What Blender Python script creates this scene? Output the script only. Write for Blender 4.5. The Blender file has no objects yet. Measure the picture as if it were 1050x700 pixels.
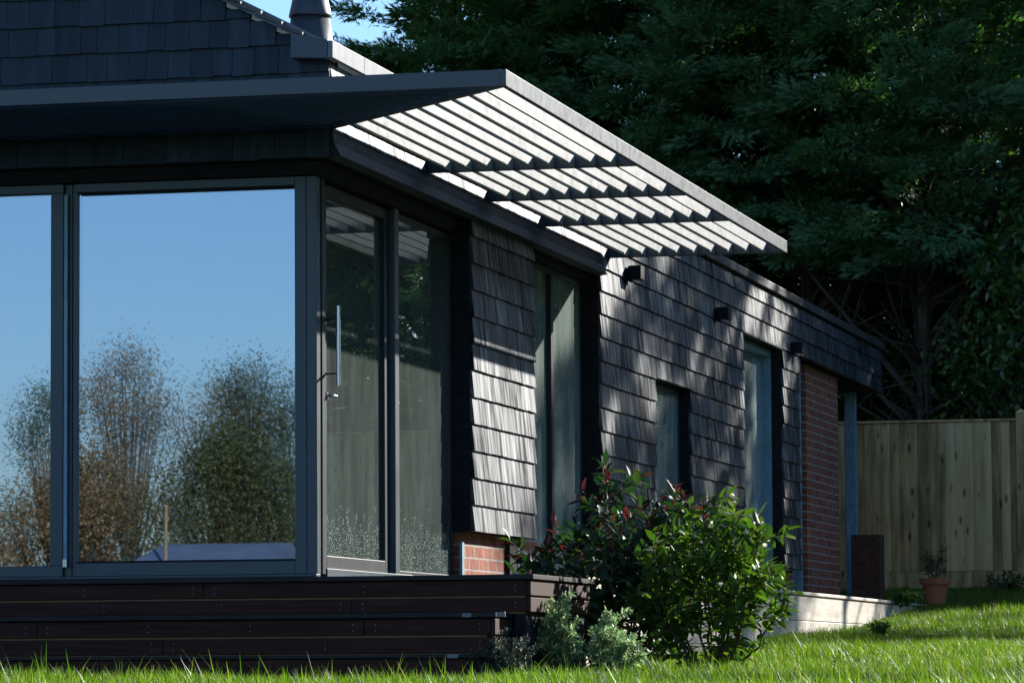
import bpy, bmesh, math, random
import numpy as np
from mathutils import Vector, Matrix
random.seed(7); rng = np.random.default_rng(7)
S = bpy.context.scene
COL = S.collection
# ------------------------------------------------------------------ camera
cam_d = bpy.data.cameras.new('camera'); cam = bpy.data.objects.new('camera', cam_d); COL.objects.link(cam)
cam_d.sensor_width = 36; cam_d.lens = 4129.37/1050*36; cam_d.clip_end = 2000; cam_d.clip_start = 0.5
YAW, PIT, ROL = .232786, .0804001, -.00632941
def _cam_axes():
    cp, sp, cr, sr = math.cos(PIT), math.sin(PIT), math.cos(ROL), math.sin(ROL)
    fw = Vector((0, cp, sp)); up = Vector((0, -sp, cp)); r = Vector((1, 0, 0))
    r2 = cr*r + sr*up; u2 = cr*up - sr*r
    ex = Vector((math.cos(YAW), -math.sin(YAW), 0)); ey = Vector((math.sin(YAW), math.cos(YAW), 0)); ez = Vector((0, 0, 1))
    c = lambda v: Vector((v.dot(ex), v.dot(ey), v.dot(ez)))
    return c(r2), c(u2), c(fw)
_r, _u, _f = _cam_axes()
_m = Matrix((( _r.x, _u.x, -_f.x, 5.954), (_r.y, _u.y, -_f.y, -20.61), (_r.z, _u.z, -_f.z, -.516), (0, 0, 0, 1)))
cam.matrix_world = _m
S.camera = cam
# ------------------------------------------------------------------ world, sun, exposure
SUN = Vector((1.256, 2.22, 1.0)).normalized()
w = bpy.data.worlds.new('World'); S.world = w; w.use_nodes = True
nt = w.node_tree; bg = nt.nodes['Background']
sky = nt.nodes.new('ShaderNodeTexSky'); sky.sky_type = 'NISHITA'; sky.sun_disc = False
sky.sun_elevation = math.asin(SUN.z); sky.sun_rotation = math.atan2(SUN.x, SUN.y)
sky.dust_density = 0.35; sky.air_density = 1.0; sky.ozone_density = 6.0
nt.links.new(sky.outputs[0], bg.inputs[0]); bg.inputs[1].default_value = 0.10
sd = bpy.data.lights.new('sun', 'SUN'); sd.energy = 5.0; sd.angle = math.radians(.45); sd.color = (1, .96, .89)
so = bpy.data.objects.new('sun', sd); COL.objects.link(so)
so.rotation_euler = SUN.to_track_quat('Z', 'Y').to_euler(); so.location = (12, 20, 15)
V = S.view_settings; V.view_transform = 'Standard'; V.look = 'None'; V.gamma = 1; V.exposure = 1.0; V.use_curve_mapping = False
S.cycles.max_bounces = 8; S.cycles.transparent_max_bounces = 12; S.cycles.caustics_reflective = False; S.cycles.caustics_refractive = False

# ------------------------------------------------------------------ materials
def newmat(name):
    m = bpy.data.materials.new(name); m.use_nodes = True
    n = m.node_tree.nodes; l = m.node_tree.links
    return m, n, l, n['Principled BSDF']
def N(n, t, **k):
    x = n.new(t)
    for a, b in k.items(): setattr(x, a, b)
    return x
def ramp(n, l, src, stops):
    r = n.new('ShaderNodeValToRGB'); e = r.color_ramp.elements
    while len(e) > 1: e.remove(e[-1])
    e[0].position, e[0].color = stops[0][0], (*stops[0][1], 1)
    for p, c in stops[1:]:
        q = e.new(p); q.color = (*c, 1)
    l.new(src, r.inputs[0]); return r.outputs[0]
def coords(n, l, scale=(1, 1, 1)):
    tc = N(n, 'ShaderNodeTexCoord'); mp = N(n, 'ShaderNodeMapping'); mp.inputs['Scale'].default_value = scale
    l.new(tc.outputs['Object'], mp.inputs[0]); return mp.outputs[0]
def noise(n, l, vec, scale, detail=5, rough=.6):
    x = N(n, 'ShaderNodeTexNoise'); x.inputs['Scale'].default_value = scale; x.inputs['Detail'].default_value = detail
    x.inputs['Roughness'].default_value = rough; l.new(vec, x.inputs['Vector']); return x.outputs['Fac']
def bump(n, l, h, dist, strength, bs):
    b = N(n, 'ShaderNodeBump'); b.inputs['Strength'].default_value = strength; b.inputs['Distance'].default_value = dist
    l.new(h, b.inputs['Height']); l.new(b.outputs[0], bs.inputs['Normal'])
def surf(name, stops, scale=(1, 1, 1), ns=10, rough=.5, spec=.5, bd=.002, island=0, metal=0, detail=6, rvar=.1, sv=None):
    m, n, l, b = newmat(name)
    v = coords(n, l, scale)
    f = noise(n, l, v, ns, detail)
    if island:
        g = N(n, 'ShaderNodeNewGeometry'); mx = N(n, 'ShaderNodeMath', operation='MULTIPLY_ADD')
        l.new(g.outputs['Random Per Island'], mx.inputs[0]); mx.inputs[1].default_value = island; l.new(f, mx.inputs[2])
        sb = N(n, 'ShaderNodeMath', operation='SUBTRACT'); l.new(mx.outputs[0], sb.inputs[0]); sb.inputs[1].default_value = island/2
        f2 = sb.outputs[0]
    else: f2 = f
    l.new(ramp(n, l, f2, stops), b.inputs['Base Color'])
    rr = N(n, 'ShaderNodeMath', operation='MULTIPLY_ADD'); l.new(f, rr.inputs[0]); rr.inputs[1].default_value = rvar; rr.inputs[2].default_value = rough - rvar/2
    l.new(rr.outputs[0], b.inputs['Roughness'])
    b.inputs['Specular IOR Level'].default_value = spec; b.inputs['Metallic'].default_value = metal
    if sv:
        r = N(n, 'ShaderNodeMapRange'); l.new(f2, r.inputs[0]); r.inputs[1].default_value, r.inputs[2].default_value, r.inputs[3].default_value, r.inputs[4].default_value = sv
        l.new(r.outputs[0], b.inputs['Specular IOR Level'])
    if bd: bump(n, l, f, bd, .6, b)
    return m
M = {}
# weathered cedar shingles: grain runs down each shingle
M['shingle'] = surf('shingle', [(.34, (.003, .006, .011)), (.47, (.008, .014, .023)), (.56, (.030, .040, .055)), (.68, (.19, .20, .215))],
                    (0, 17, 2.0), 1.0, .46, .6, .002, .10, detail=10, rvar=.1, sv=(.40, .62, .06, .85))
M['shingle_shaded'] = surf('shingle_shaded', [(.30, (.009, .016, .024)), (.55, (.022, .034, .047)), (.75, (.042, .058, .074))],
                    (16, 0, 1.6), 1.0, .60, .35, .002, .22, detail=8)  # shade is in the colour: duller shingle copy for gable and flared course
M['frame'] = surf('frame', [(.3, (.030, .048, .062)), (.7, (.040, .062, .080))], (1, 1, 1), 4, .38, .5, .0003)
M['frame_dimmed'] = surf('frame_side', [(.3, (.016, .020, .023)), (.7, (.024, .029, .033))], (1, 1, 1), 4, .45, .2, .0003)  # same frames, side-facing copy with shade put into a darker colour
M['black'] = surf('dark_timber', [(.3, (.010, .011, .013)), (.7, (.026, .026, .028))], (1, 1, 8), 5, .75, .12, .001)
M['canopy'] = surf('canopy_paint', [(.25, (.005, .012, .020)), (.5, (.010, .022, .034)), (.72, (.035, .048, .06))], (2, 2, 2), 7, .40, .8, .0012, rvar=.2)
M['slat'] = surf('slat_sunlit', [(.25, (.22, .22, .215)), (.42, (.36, .36, .355)), (.75, (.44, .44, .435))], (5, 1.5, 3), 5, .40, .6, .0008)  # sunlight is in this pale colour; the shaded front slats get a dark one
M['deck'] = surf('deck_board', [(.25, (.024, .009, .006)), (.5, (.048, .018, .012)), (.8, (.078, .032, .021))], (1.3, 14, 22), 2.2, .7, .15, .0012, .25)
M['deckedge'] = surf('deck_edge', [(.25, (.02, .018, .018)), (.8, (.05, .04, .038))], (2, 8, 8), 3, .7, .12, .0008)
M['lining'] = surf('lining', [(.3, (.20, .15, .08)), (.8, (.32, .25, .14))], (3, 3, 3), 6, .7, .3, .001)
M['oak'] = surf('pale_timber', [(.25, (.42, .36, .29)), (.5, (.58, .51, .43)), (.8, (.66, .60, .52))], (16, 1.3, 16), 1.6, .5, .6, .002, .15)
M['steel'] = surf('steel', [(.3, (.45, .46, .47)), (.8, (.62, .63, .64))], (1, 1, 1), 10, .25, .5, .0, metal=1)
M['galv'] = surf('galvanised', [(.3, (.12, .22, .28)), (.5, (.17, .29, .36)), (.8, (.27, .40, .46))], (3, 3, 1), 9, .5, .5, .0006)
M['zinc'] = surf('zinc', [(.3, (.10, .11, .125)), (.7, (.16, .17, .18))], (3, 3, 3), 4, .42, .6, .0006)
M['flue'] = surf('flue', [(.3, (.035, .04, .048)), (.7, (.06, .068, .08))], (3, 3, 3), 4, .45, .5, .0006)
M['tile'] = surf('roof_tile', [(.3, (.04, .04, .045)), (.7, (.12, .115, .11))], (4, 4, 4), 6, .6, .4, .004, .3)
M['capping'] = surf('capping', [(.3, (.015, .016, .017)), (.5, (.03, .031, .032)), (.8, (.12, .12, .115))], (3, 3, 3), 9, .55, .4, .002)
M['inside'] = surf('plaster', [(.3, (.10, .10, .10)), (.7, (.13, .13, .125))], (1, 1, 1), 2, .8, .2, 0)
M['fence'] = surf('fence_board', [(.25, (.28, .165, .07)), (.5, (.60, .37, .16)), (.8, (.76, .52, .27))], (9, 9, 1.2), 1.4, .75, .2, .003, .5)
def fence_knots():
    m = M['fence']; n, l = m.node_tree.nodes, m.node_tree.links; b = n['Principled BSDF']; src = b.inputs['Base Color'].links[0].from_socket
    tc = N(n, 'ShaderNodeTexCoord'); mp = N(n, 'ShaderNodeMapping'); mp.inputs['Scale'].default_value = (9.5, 1, 3.2); l.new(tc.outputs['Object'], mp.inputs[0])
    vo = N(n, 'ShaderNodeTexVoronoi'); vo.inputs['Scale'].default_value = 1; l.new(mp.outputs[0], vo.inputs['Vector'])
    mm = N(n, 'ShaderNodeMix', data_type='RGBA', blend_type='MULTIPLY'); mm.inputs[0].default_value = 1
    l.new(src, mm.inputs[6]); l.new(ramp(n, l, vo.outputs['Distance'], [(.06, (.22, .18, .15)), (.16, (.75, .7, .65)), (.22, (1, 1, 1))]), mm.inputs[7]); l.new(mm.outputs[2], b.inputs['Base Color'])
fence_knots()
M['terracotta'] = surf('terracotta', [(.3, (.42, .12, .055)), (.7, (.55, .18, .085))], (4, 4, 4), 5, .7, .3, .001)
M['soil'] = surf('soil', [(.3, (.018, .013, .009)), (.7, (.05, .038, .026))], (1, 1, 1), 30, .9, .2, .01)
M['bark'] = surf('bark', [(.3, (.03, .022, .015)), (.5, (.065, .048, .034)), (.8, (.11, .085, .065))], (12, 12, 2), 2, .85, .2, .01)
M['twig'] = surf('twig', [(.3, (.05, .03, .02)), (.8, (.13, .08, .05))], (20, 20, 20), 2, .7, .3, .001)
M['stone'] = surf('stone', [(.3, (.2, .19, .17)), (.8, (.36, .34, .31))], (1, 1, 1), 9, .8, .3, .004)
M['lawn'] = surf('lawn_ground', [(.3, (.02, .035, .010)), (.6, (.035, .060, .015)), (.8, (.06, .06, .03))], (1, 1, 1), 9, .9, .2, .02)
M['bluefelt'] = surf('blue_felt', [(.3, (.07, .10, .16)), (.8, (.11, .15, .22))], (1, 1, 1), 3, .6, .4, 0)
M['plastic'] = surf('plastic', [(.3, (.40, .47, .55)), (.8, (.55, .62, .68))], (1, 1, 1), 9, .4, .5, 0)

def brickmat(name, c1, c2, mor):
    m, n, l, b = newmat(name)
    tc = N(n, 'ShaderNodeTexCoord'); sx = N(n, 'ShaderNodeSeparateXYZ'); cb = N(n, 'ShaderNodeCombineXYZ'); ad = N(n, 'ShaderNodeMath', operation='ADD')
    l.new(tc.outputs['Object'], sx.inputs[0]); l.new(sx.outputs[0], ad.inputs[0]); l.new(sx.outputs[1], ad.inputs[1])
    l.new(ad.outputs[0], cb.inputs[0]); l.new(sx.outputs[2], cb.inputs[1])
    nz = N(n, 'ShaderNodeTexNoise'); nz.inputs['Scale'].default_value = 14; l.new(tc.outputs['Object'], nz.inputs['Vector'])
    vs = N(n, 'ShaderNodeVectorMath', operation='MULTIPLY_ADD'); l.new(nz.outputs['Color'], vs.inputs[0]); vs.inputs[1].default_value = (.008, .008, 0); l.new(cb.outputs[0], vs.inputs[2])
    br = N(n, 'ShaderNodeTexBrick'); l.new(vs.outputs[0], br.inputs['Vector'])
    br.inputs['Scale'].default_value = 1; br.inputs['Brick Width'].default_value = .235; br.inputs['Row Height'].default_value = .075
    br.inputs['Mortar Size'].default_value = .0075; br.inputs['Mortar Smooth'].default_value = .2; br.inputs['Bias'].default_value = -.1
    br.inputs['Color1'].default_value = (*c1, 1); br.inputs['Color2'].default_value = (*c2, 1); br.inputs['Mortar'].default_value = (*mor, 1)
    f = noise(n, l, tc.outputs['Object'], 22, 6)
    mm = N(n, 'ShaderNodeMix', data_type='RGBA', blend_type='MULTIPLY'); mm.inputs[0].default_value = .85
    l.new(br.outputs['Color'], mm.inputs[6]); l.new(ramp(n, l, f, [(.3, (.45, .42, .42)), (.6, (1, 1, 1)), (.8, (1.25, 1.2, 1.15))]), mm.inputs[7])
    l.new(mm.outputs[2], b.inputs['Base Color']); b.inputs['Roughness'].default_value = .85; b.inputs['Specular IOR Level'].default_value = .25
    h = N(n, 'ShaderNodeMath', operation='MULTIPLY_ADD'); l.new(br.outputs['Fac'], h.inputs[0]); h.inputs[1].default_value = -1.2; l.new(f, h.inputs[2])
    bump(n, l, h.outputs[0], .006, .8, b)
    return m
M['brick'] = brickmat('brick', (.32, .085, .042), (.44, .15, .075), (.44, .38, .31))
M['brick_old'] = brickmat('brick_old', (.13, .042, .026), (.17, .058, .036), (.10, .075, .055))

def glassmat(name, refl, film=0, tint=(.8, .9, 1), wob=0.0, rough=0.0):
    """window pane: coated reflection over a see-through pane, with a film of dust and condensation"""
    m, n, l, b = newmat(name); n.remove(b); out = n['Material Output']
    tc = N(n, 'ShaderNodeTexCoord')
    gl = N(n, 'ShaderNodeBsdfGlossy'); gl.inputs['Roughness'].default_value = rough; gl.inputs['Color'].default_value = (*tint, 1)
    tr = N(n, 'ShaderNodeBsdfTransparent'); tr.inputs['Color'].default_value = (.50, .56, .56, 1)
    if wob:
        mp = N(n, 'ShaderNodeMapping'); mp.inputs['Scale'].default_value = (1.6, 1, .35); l.new(tc.outputs['Object'], mp.inputs[0])
        f = noise(n, l, mp.outputs[0], 3.2, 0, .4); bb = N(n, 'ShaderNodeBump'); bb.inputs['Distance'].default_value = wob; bb.inputs['Strength'].default_value = 1
        l.new(f, bb.inputs['Height']); l.new(bb.outputs[0], gl.inputs['Normal'])
    fr = N(n, 'ShaderNodeFresnel'); fr.inputs['IOR'].default_value = 1.5
    ma = N(n, 'ShaderNodeMath', operation='MULTIPLY_ADD', use_clamp=True); l.new(fr.outputs[0], ma.inputs[0]); ma.inputs[1].default_value = 1.6; ma.inputs[2].default_value = refl
    mx = N(n, 'ShaderNodeMixShader'); l.new(ma.outputs[0], mx.inputs[0]); l.new(tr.outputs[0], mx.inputs[1]); l.new(gl.outputs[0], mx.inputs[2])
    last = mx.outputs[0]
    if film:
        df = N(n, 'ShaderNodeBsdfDiffuse'); df.inputs['Color'].default_value = (.55, .66, .60, 1)
        mp = N(n, 'ShaderNodeMapping'); mp.inputs['Scale'].default_value = (2.2, 2.2, .5); l.new(tc.outputs['Object'], mp.inputs[0])
        f = noise(n, l, mp.outputs[0], 3.5, 6, .55)
        r1 = N(n, 'ShaderNodeMapRange'); l.new(f, r1.inputs[0]); r1.inputs[1].default_value = .3; r1.inputs[2].default_value = .7
        r1.inputs[3].default_value = film*.7; r1.inputs[4].default_value = film*1.3
        # droplets of condensation low on the pane
        vo = N(n, 'ShaderNodeTexVoronoi'); vo.inputs['Scale'].default_value = 75; l.new(tc.outputs['Object'], vo.inputs['Vector'])
        lt = N(n, 'ShaderNodeMath', operation='LESS_THAN'); l.new(vo.outputs['Distance'], lt.inputs[0]); lt.inputs[1].default_value = .24
        wn = noise(n, l, tc.outputs['Object'], 14, 3)
        sx = N(n, 'ShaderNodeSeparateXYZ'); l.new(tc.outputs['Object'], sx.inputs[0])
        r2 = N(n, 'ShaderNodeMapRange'); l.new(sx.outputs[2], r2.inputs[0]); r2.inputs[1].default_value = .62; r2.inputs[2].default_value = .12; r2.inputs[3].default_value = 0; r2.inputs[4].default_value = .75
        g = N(n, 'ShaderNodeMath', operation='GREATER_THAN'); l.new(r2.outputs[0], g.inputs[0]); l.new(wn, g.inputs[1])
        dm = N(n, 'ShaderNodeMath', operation='MULTIPLY'); l.new(lt.outputs[0], dm.inputs[0]); l.new(g.outputs[0], dm.inputs[1])
        dk = N(n, 'ShaderNodeMath', operation='MULTIPLY_ADD', use_clamp=True); l.new(dm.outputs[0], dk.inputs[0]); dk.inputs[1].default_value = .7; l.new(r1.outputs[0], dk.inputs[2])
        m2 = N(n, 'ShaderNodeMixShader'); l.new(dk.outputs[0], m2.inputs[0]); l.new(last, m2.inputs[1]); l.new(df.outputs[0], m2.inputs[2]); last = m2.outputs[0]
    l.new(last, out.inputs['Surface'])
    return m
M['glass_hazy'] = glassmat('glass_hazy', .07, .26, (.8, .95, 1), .00015)
M['glass_front'] = glassmat('glass_front', .27, 0, (.76, .86, 1.02), 0, .0085)
M['glass_inner'] = glassmat('glass_inner', .22, 0, (.66, .85, 1.0), 0, .012)
M['glass_side'] = glassmat('glass_side', .08, .085, (.85, .95, .95), .00015)

def leafmat(name, stops, rough=.45, trans=.35, spec=.4, tcol=(.5, .8, .15)):
    m, n, l, b = newmat(name); out = n['Material Output']
    g = N(n, 'ShaderNodeNewGeometry')
    c = ramp(n, l, g.outputs['Random Per Island'], stops)
    l.new(c, b.inputs['Base Color']); b.inputs['Roughness'].default_value = rough; b.inputs['Specular IOR Level'].default_value = spec
    tr = N(n, 'ShaderNodeBsdfTranslucent'); mm = N(n, 'ShaderNodeMix', data_type='RGBA', blend_type='MULTIPLY'); mm.inputs[0].default_value = 1
    l.new(c, mm.inputs[6]); mm.inputs[7].default_value = (tcol[0]*3, tcol[1]*3, tcol[2]*3+.25, 1); l.new(mm.outputs[2], tr.inputs['Color'])
    mx = N(n, 'ShaderNodeMixShader'); mx.inputs[0].default_value = trans
    l.new(b.outputs[0], mx.inputs[1]); l.new(tr.outputs[0], mx.inputs[2]); l.new(mx.outputs[0], out.inputs['Surface'])
    return m
M['grass'] = leafmat('grass', [(0, (.045, .095, .010)), (.5, (.10, .155, .014)), (.85, (.17, .20, .022)), (1, (.28, .23, .09))], .45, .5, .3, (.45, .62, .10))
M['conifer'] = leafmat('conifer', [(0, (.06, .13, .06)), (.45, (.085, .18, .075)), (.85, (.13, .23, .08)), (.95, (.18, .22, .07)), (1, (.16, .11, .06))], .5, .35, .4, (.4, .6, .12))
M['conifer2'] = leafmat('conifer_pale', [(0, (.06, .13, .045)), (.6, (.09, .18, .055)), (1, (.14, .20, .06))], .5, .38, .4, (.45, .6, .12))
M['photinia'] = leafmat('photinia_leaf', [(0, (.020, .050, .024)), (.6, (.038, .080, .034)), (.9, (.065, .09, .03)), (1, (.11, .06, .035))],   .5, .22, .35, (.4, .6, .1))
M['red_leaf'] = leafmat('red_leaf', [(0, (.05, .022, .024)), (.5, (.10, .032, .030)), (1, (.06, .05, .03))], .5, .3, .3, (.55, .25, .15))
M['green_leaf'] = leafmat('green_leaf', [(0, (.045, .085, .014)), (.6, (.08, .135, .020)), (1, (.14, .18, .035))], .5, .32, .3, (.42, .6, .1))
M['varieg'] = leafmat('varieg_leaf', [(0, (.12, .20, .09)), (.5, (.28, .36, .18)), (.8, (.50, .54, .30)), (1, (.65, .64, .40))], .4, .4, .4, (.3, .4, .2))
M['heather'] = leafmat('heather_leaf', [(0, (.04, .07, .05)), (.6, (.08, .11, .085)), (1, (.10, .07, .06))], .5, .2, .3, (.3, .4, .2))
M['laurel'] = leafmat('laurel_leaf', [(0, (.025, .06, .015)), (.7, (.05, .10, .02)), (1, (.12, .16, .03))], .3, .3, .5, (.45, .6, .1))
M['autumn'] = leafmat('autumn_leaf', [(0, (.09, .075, .03)), (.4, (.17, .12, .055)), (.75, (.25, .15, .075)), (1, (.36, .28, .14))], .6, .3, .2, (.4, .35, .15))
M['yellow'] = leafmat('yellow_leaf', [(0, (.13, .16, .035)), (.6, (.26, .27, .06)), (1, (.40, .38, .11))], .5, .5, .2, (.5, .5, .12))
M['olive'] = leafmat('olive_leaf', [(0, (.045, .06, .025)), (.6, (.085, .10, .04)), (1, (.15, .14, .06))], .6, .3, .2, (.4, .5, .12))

# ------------------------------------------------------------------ mesh helpers
class MB:
    def __init__(s): s.v = []; s.f = []
    def add(s, vs, fs):
        o = len(s.v); s.v += [tuple(p) for p in vs]; s.f += [tuple(i+o for i in q) for q in fs]
    def box(s, x0, x1, y0, y1, z0, z1):
        s.add([(x0, y0, z0), (x1, y0, z0), (x1, y1, z0), (x0, y1, z0), (x0, y0, z1), (x1, y0, z1), (x1, y1, z1), (x0, y1, z1)],
              [(0, 3, 2, 1), (4, 5, 6, 7), (0, 1, 5, 4), (1, 2, 6, 5), (2, 3, 7, 6), (3, 0, 4, 7)])
    def bar(s, p, q, wd, ht, up=Vector((0, 0, 1))):
        p, q = Vector(p), Vector(q); d = (q-p).normalized(); a = d.cross(up).normalized(); b = a.cross(d)
        c = [(-1, -1), (1, -1), (1, 1), (-1, 1)]
        s.add([p + a*i*wd/2 + b*j*ht/2 for i, j in c] + [q + a*i*wd/2 + b*j*ht/2 for i, j in c],
              [(3, 2, 1, 0), (4, 5, 6, 7), (0, 1, 5, 4), (1, 2, 6, 5), (2, 3, 7, 6), (3, 0, 4, 7)])
    def tube(s, pts, rad, n=6, cap=True):
        pts = [Vector(p) for p in pts]; o = len(s.v); vs = []; fs = []
        for i, p in enumerate(pts):
            d = (pts[min(i+1, len(pts)-1)] - pts[max(i-1, 0)])
            if d.length < 1e-9: d = Vector((0, 0, 1))
            d.normalize(); a = d.cross(Vector((.3, .9, .1)) if abs(d.z) > .8 else Vector((0, 0, 1))).normalized(); b = d.cross(a)
            r = rad[i] if hasattr(rad, '__len__') else rad
            for k in range(n):
                t = 2*math.pi*k/n; vs.append(p + (a*math.cos(t) + b*math.sin(t))*r)
        for i in range(len(pts)-1):
            for k in range(n):
                a0 = i*n+k; a1 = i*n+(k+1) % n; fs.append((a0, a1, a1+n, a0+n))
        if cap: fs.append(tuple(range(n-1, -1, -1))); fs.append(tuple((len(pts)-1)*n+k for k in range(n)))
        s.add(vs, fs)
    def lathe(s, c, prof, n=32):
        vs = []; fs = []
        for r, z in prof:
            for k in range(n):
                t = 2*math.pi*k/n; vs.append((c[0]+r*math.cos(t), c[1]+r*math.sin(t), c[2]+z))
        for i in range(len(prof)-1):
            for k in range(n): fs.append((i*n+k, i*n+(k+1) % n, (i+1)*n+(k+1) % n, (i+1)*n+k))
        s.add(vs, fs)
    def build(s, name, mat, parent=None, bevel=0, smooth=False):
        me = bpy.data.meshes.new(name); me.from_pydata(s.v, [], s.f); me.update()
        o = bpy.data.objects.new(name, me); COL.objects.link(o)
        me.materials.append(M[mat] if isinstance(mat, str) else mat)
        if smooth: me.polygons.foreach_set('use_smooth', [True]*len(me.polygons))
        if parent: o.parent = parent; o.matrix_parent_inverse = parent_inv(parent)
        if bevel:
            b = o.modifiers.new('bevel', 'BEVEL'); b.width = bevel; b.segments = 2; b.limit_method = 'ANGLE'
        return o
def parent_inv(p):
    m = Matrix.Identity(4); q = p
    chain = []
    while q: chain.append(q); q = q.parent
    for q in reversed(chain): m = m @ q.matrix_parent_inverse @ q.matrix_basis
    return m.inverted()
def empty(name, loc=(0, 0, 0), label=None, cat=None, group=None):
    o = bpy.data.objects.new(name, None); COL.objects.link(o); o.location = loc; o.empty_display_size = .2
    tag(o, label, cat, group); return o
def tag(o, label=None, cat=None, group=None, kind=None):
    if label: o['label'] = label
    if cat: o['category'] = cat
    if group: o['group'] = group
    if kind: o['kind'] = kind
    return o
def copy_tree(o, parent=None):
    c = o.copy(); COL.objects.link(c)
    if parent: c.parent = parent; c.matrix_parent_inverse = o.matrix_parent_inverse.copy()
    for ch in list(o.children): copy_tree(ch, c)
    return c
def npmesh(name, verts, faces, mat, parent=None, smooth=False):
    """verts (N,3), faces (K,m) all of the same size m"""
    me = bpy.data.meshes.new(name); k, m = faces.shape
    me.vertices.add(len(verts)); me.vertices.foreach_set('co', verts.astype(np.float32).ravel())
    me.loops.add(k*m); me.loops.foreach_set('vertex_index', faces.astype(np.int32).ravel())
    me.polygons.add(k); me.polygons.foreach_set('loop_start', np.arange(k, dtype=np.int32)*m)
    me.polygons.foreach_set('loop_total', np.full(k, m, dtype=np.int32))
    me.update(calc_edges=True); me.materials.append(M[mat])
    if smooth: me.polygons.foreach_set('use_smooth', np.ones(k, dtype=bool))
    o = bpy.data.objects.new(name, me); COL.objects.link(o)
    if parent: o.parent = parent; o.matrix_parent_inverse = parent_inv(parent)
    return o
def unit(a): return a/np.maximum(np.linalg.norm(a, axis=-1, keepdims=True), 1e-9)
def leaves(name, pos, d, nrm, L, W, mat, parent=None, curl=.15, fold=.18):
    """oval folded leaves: pos, direction, normal (N,3), length, width (N,)"""
    d = unit(d); s = unit(np.cross(d, nrm)); u = np.cross(s, d)
    L = L[:, None]; W = W[:, None]
    P = []
    for a, b, c in ((0, 0, 0), (.33, .46, fold), (.33, 0, 0), (.33, -.46, fold), (.70, .36, fold*.8), (.70, 0, 0), (.70, -.36, fold*.8), (1, 0, 0)):
        P.append(pos + d*L*a + s*W*b + u*(W*c - L*curl*a*a))
    v = np.stack(P, 1); n = len(pos); base = (np.arange(n)*8)[:, None]
    q = np.array([[0, 1, 2, 2], [1, 4, 5, 2], [4, 7, 5, 5], [0, 2, 3, 3], [2, 5, 6, 3], [5, 7, 6, 6]])
    quads = np.concatenate([base + q[i][None] for i in (1, 4)]); 
    tris = np.concatenate([base + np.array(t)[None] for t in ((0, 1, 2), (4, 7, 5), (0, 2, 3), (5, 7, 6))])
    q1 = np.concatenate([quads[:, [0, 1, 2]], quads[:, [0, 2, 3]]])
    return npmesh(name, v.reshape(-1, 3), np.concatenate([tris, q1]), mat, parent)

# ------------------------------------------------------------------ ground
def gz(x, y):
    y = np.asarray(y, float); x = np.asarray(x, float)
    a = np.where(y < 0, -.615 - .13*np.clip(-10.2-y, 0, 10), -.615 + .031*np.minimum(y, 14) + .056*np.clip(y-14, 0, 8.4))
    a = a + np.where(y > 22.4, np.minimum((y-22.4)*.33, 2.6), 0) - .03*np.clip(1.6-x, 0, 1)*(y > 3)*(y < 18)
    a = a - np.where(y < -22, np.minimum((-22-y)*.01, .3), 0)
    return a + .02*np.sin(x*1.7+.6)*np.sin(y*.9) + .012*np.sin(x*4.1)*np.cos(y*2.3+1)
def ground():
    xs = np.concatenate([np.linspace(-400, -16, 14), np.arange(-14, 16, .5), np.linspace(17, 400, 14)])
    ys = np.concatenate([np.linspace(-400, -26, 14), np.arange(-25, 36, .5), np.linspace(37, 400, 14)])
    X, Y = np.meshgrid(xs, ys); Z = gz(X, Y)
    v = np.stack([X, Y, Z], -1).reshape(-1, 3); nx = len(xs); i = np.arange((len(ys)-1)*nx).reshape(-1, nx)[:, :-1].ravel()
    f = np.stack([i, i+1, i+nx+1, i+nx], 1)
    return tag(npmesh('ground', v, f, 'lawn', smooth=True), kind='structure')
ground()
def blades(name, X, Y, h, wd, mat='grass', lean=.5):
    n = len(X); Z = gz(X, Y); az = rng.uniform(0, 2*np.pi, n); ln = rng.uniform(.1, lean, n)*h
    dx, dy = np.cos(az), np.sin(az); px, py = -dy*wd/2, dx*wd/2
    def pt(t, k, s): return np.stack([X + dx*ln*t*t + px*k*s, Y + dy*ln*t*t + py*k*s, Z - .01 + h*(t - .18*t*t*ln/h)], -1)
    V_ = np.stack([pt(0, 1, 1), pt(0, -1, 1), pt(.5, 1, .85), pt(.5, -1, .85), pt(1, 0, 0)], 1)
    b = (np.arange(n)*5)[:, None]
    f = np.concatenate([b + np.array(t)[None] for t in ((0, 1, 3), (0, 3, 2), (2, 3, 4))])
    return npmesh(name, V_.reshape(-1, 3), f, mat)
def lawn_grass():
    def reg(n, x0, x1, y0, y1):
        x = rng.uniform(x0, x1, n); y = rng.uniform(y0, y1, n); return x, y
    A = [reg(52000, 1.0, 5.2, -10.3, -7.5), reg(42000, -1, 5, -7.5, -3), reg(30000, -2.8, 5, -3, -.42), reg(34000, 1.25, 4.8, -.42, 3), reg(50000, .88, 4.4, 3, 10), reg(44000, .88, 4.2, 10, 22.2), reg(26000, 4.4, 12, -2, 22.2), reg(5000, -.5, .9, 18.9, 21.5)]
    x = np.concatenate([a[0] for a in A]); y = np.concatenate([a[1] for a in A])
    tuft = .5 + .5*np.sin(x*5.1+1.3*np.sin(y*3.7))*np.sin(y*4.3+1.1*np.sin(x*2.9))
    tuft = tuft*(.6+.8*(.5+.5*np.sin(x*1.3+2*np.sin(y*.8))*np.cos(y*1.1+x)))
    h = rng.uniform(.03, .08, len(x))*(.55+1.0*tuft); long = rng.random(len(x)) < .02; h[long] *= 1.7
    h[y < -7.5] *= .8; edge = (y < -6) & (rng.random(len(x)) < .02); h[edge] *= 1.4
    o = blades('lawn_grass', x, y, h, rng.uniform(.003, .0065, len(x)), lean=.8)
    return tag(o, 'rough green lawn grass growing up the slope to the fence', 'grass', kind='stuff')
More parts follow.
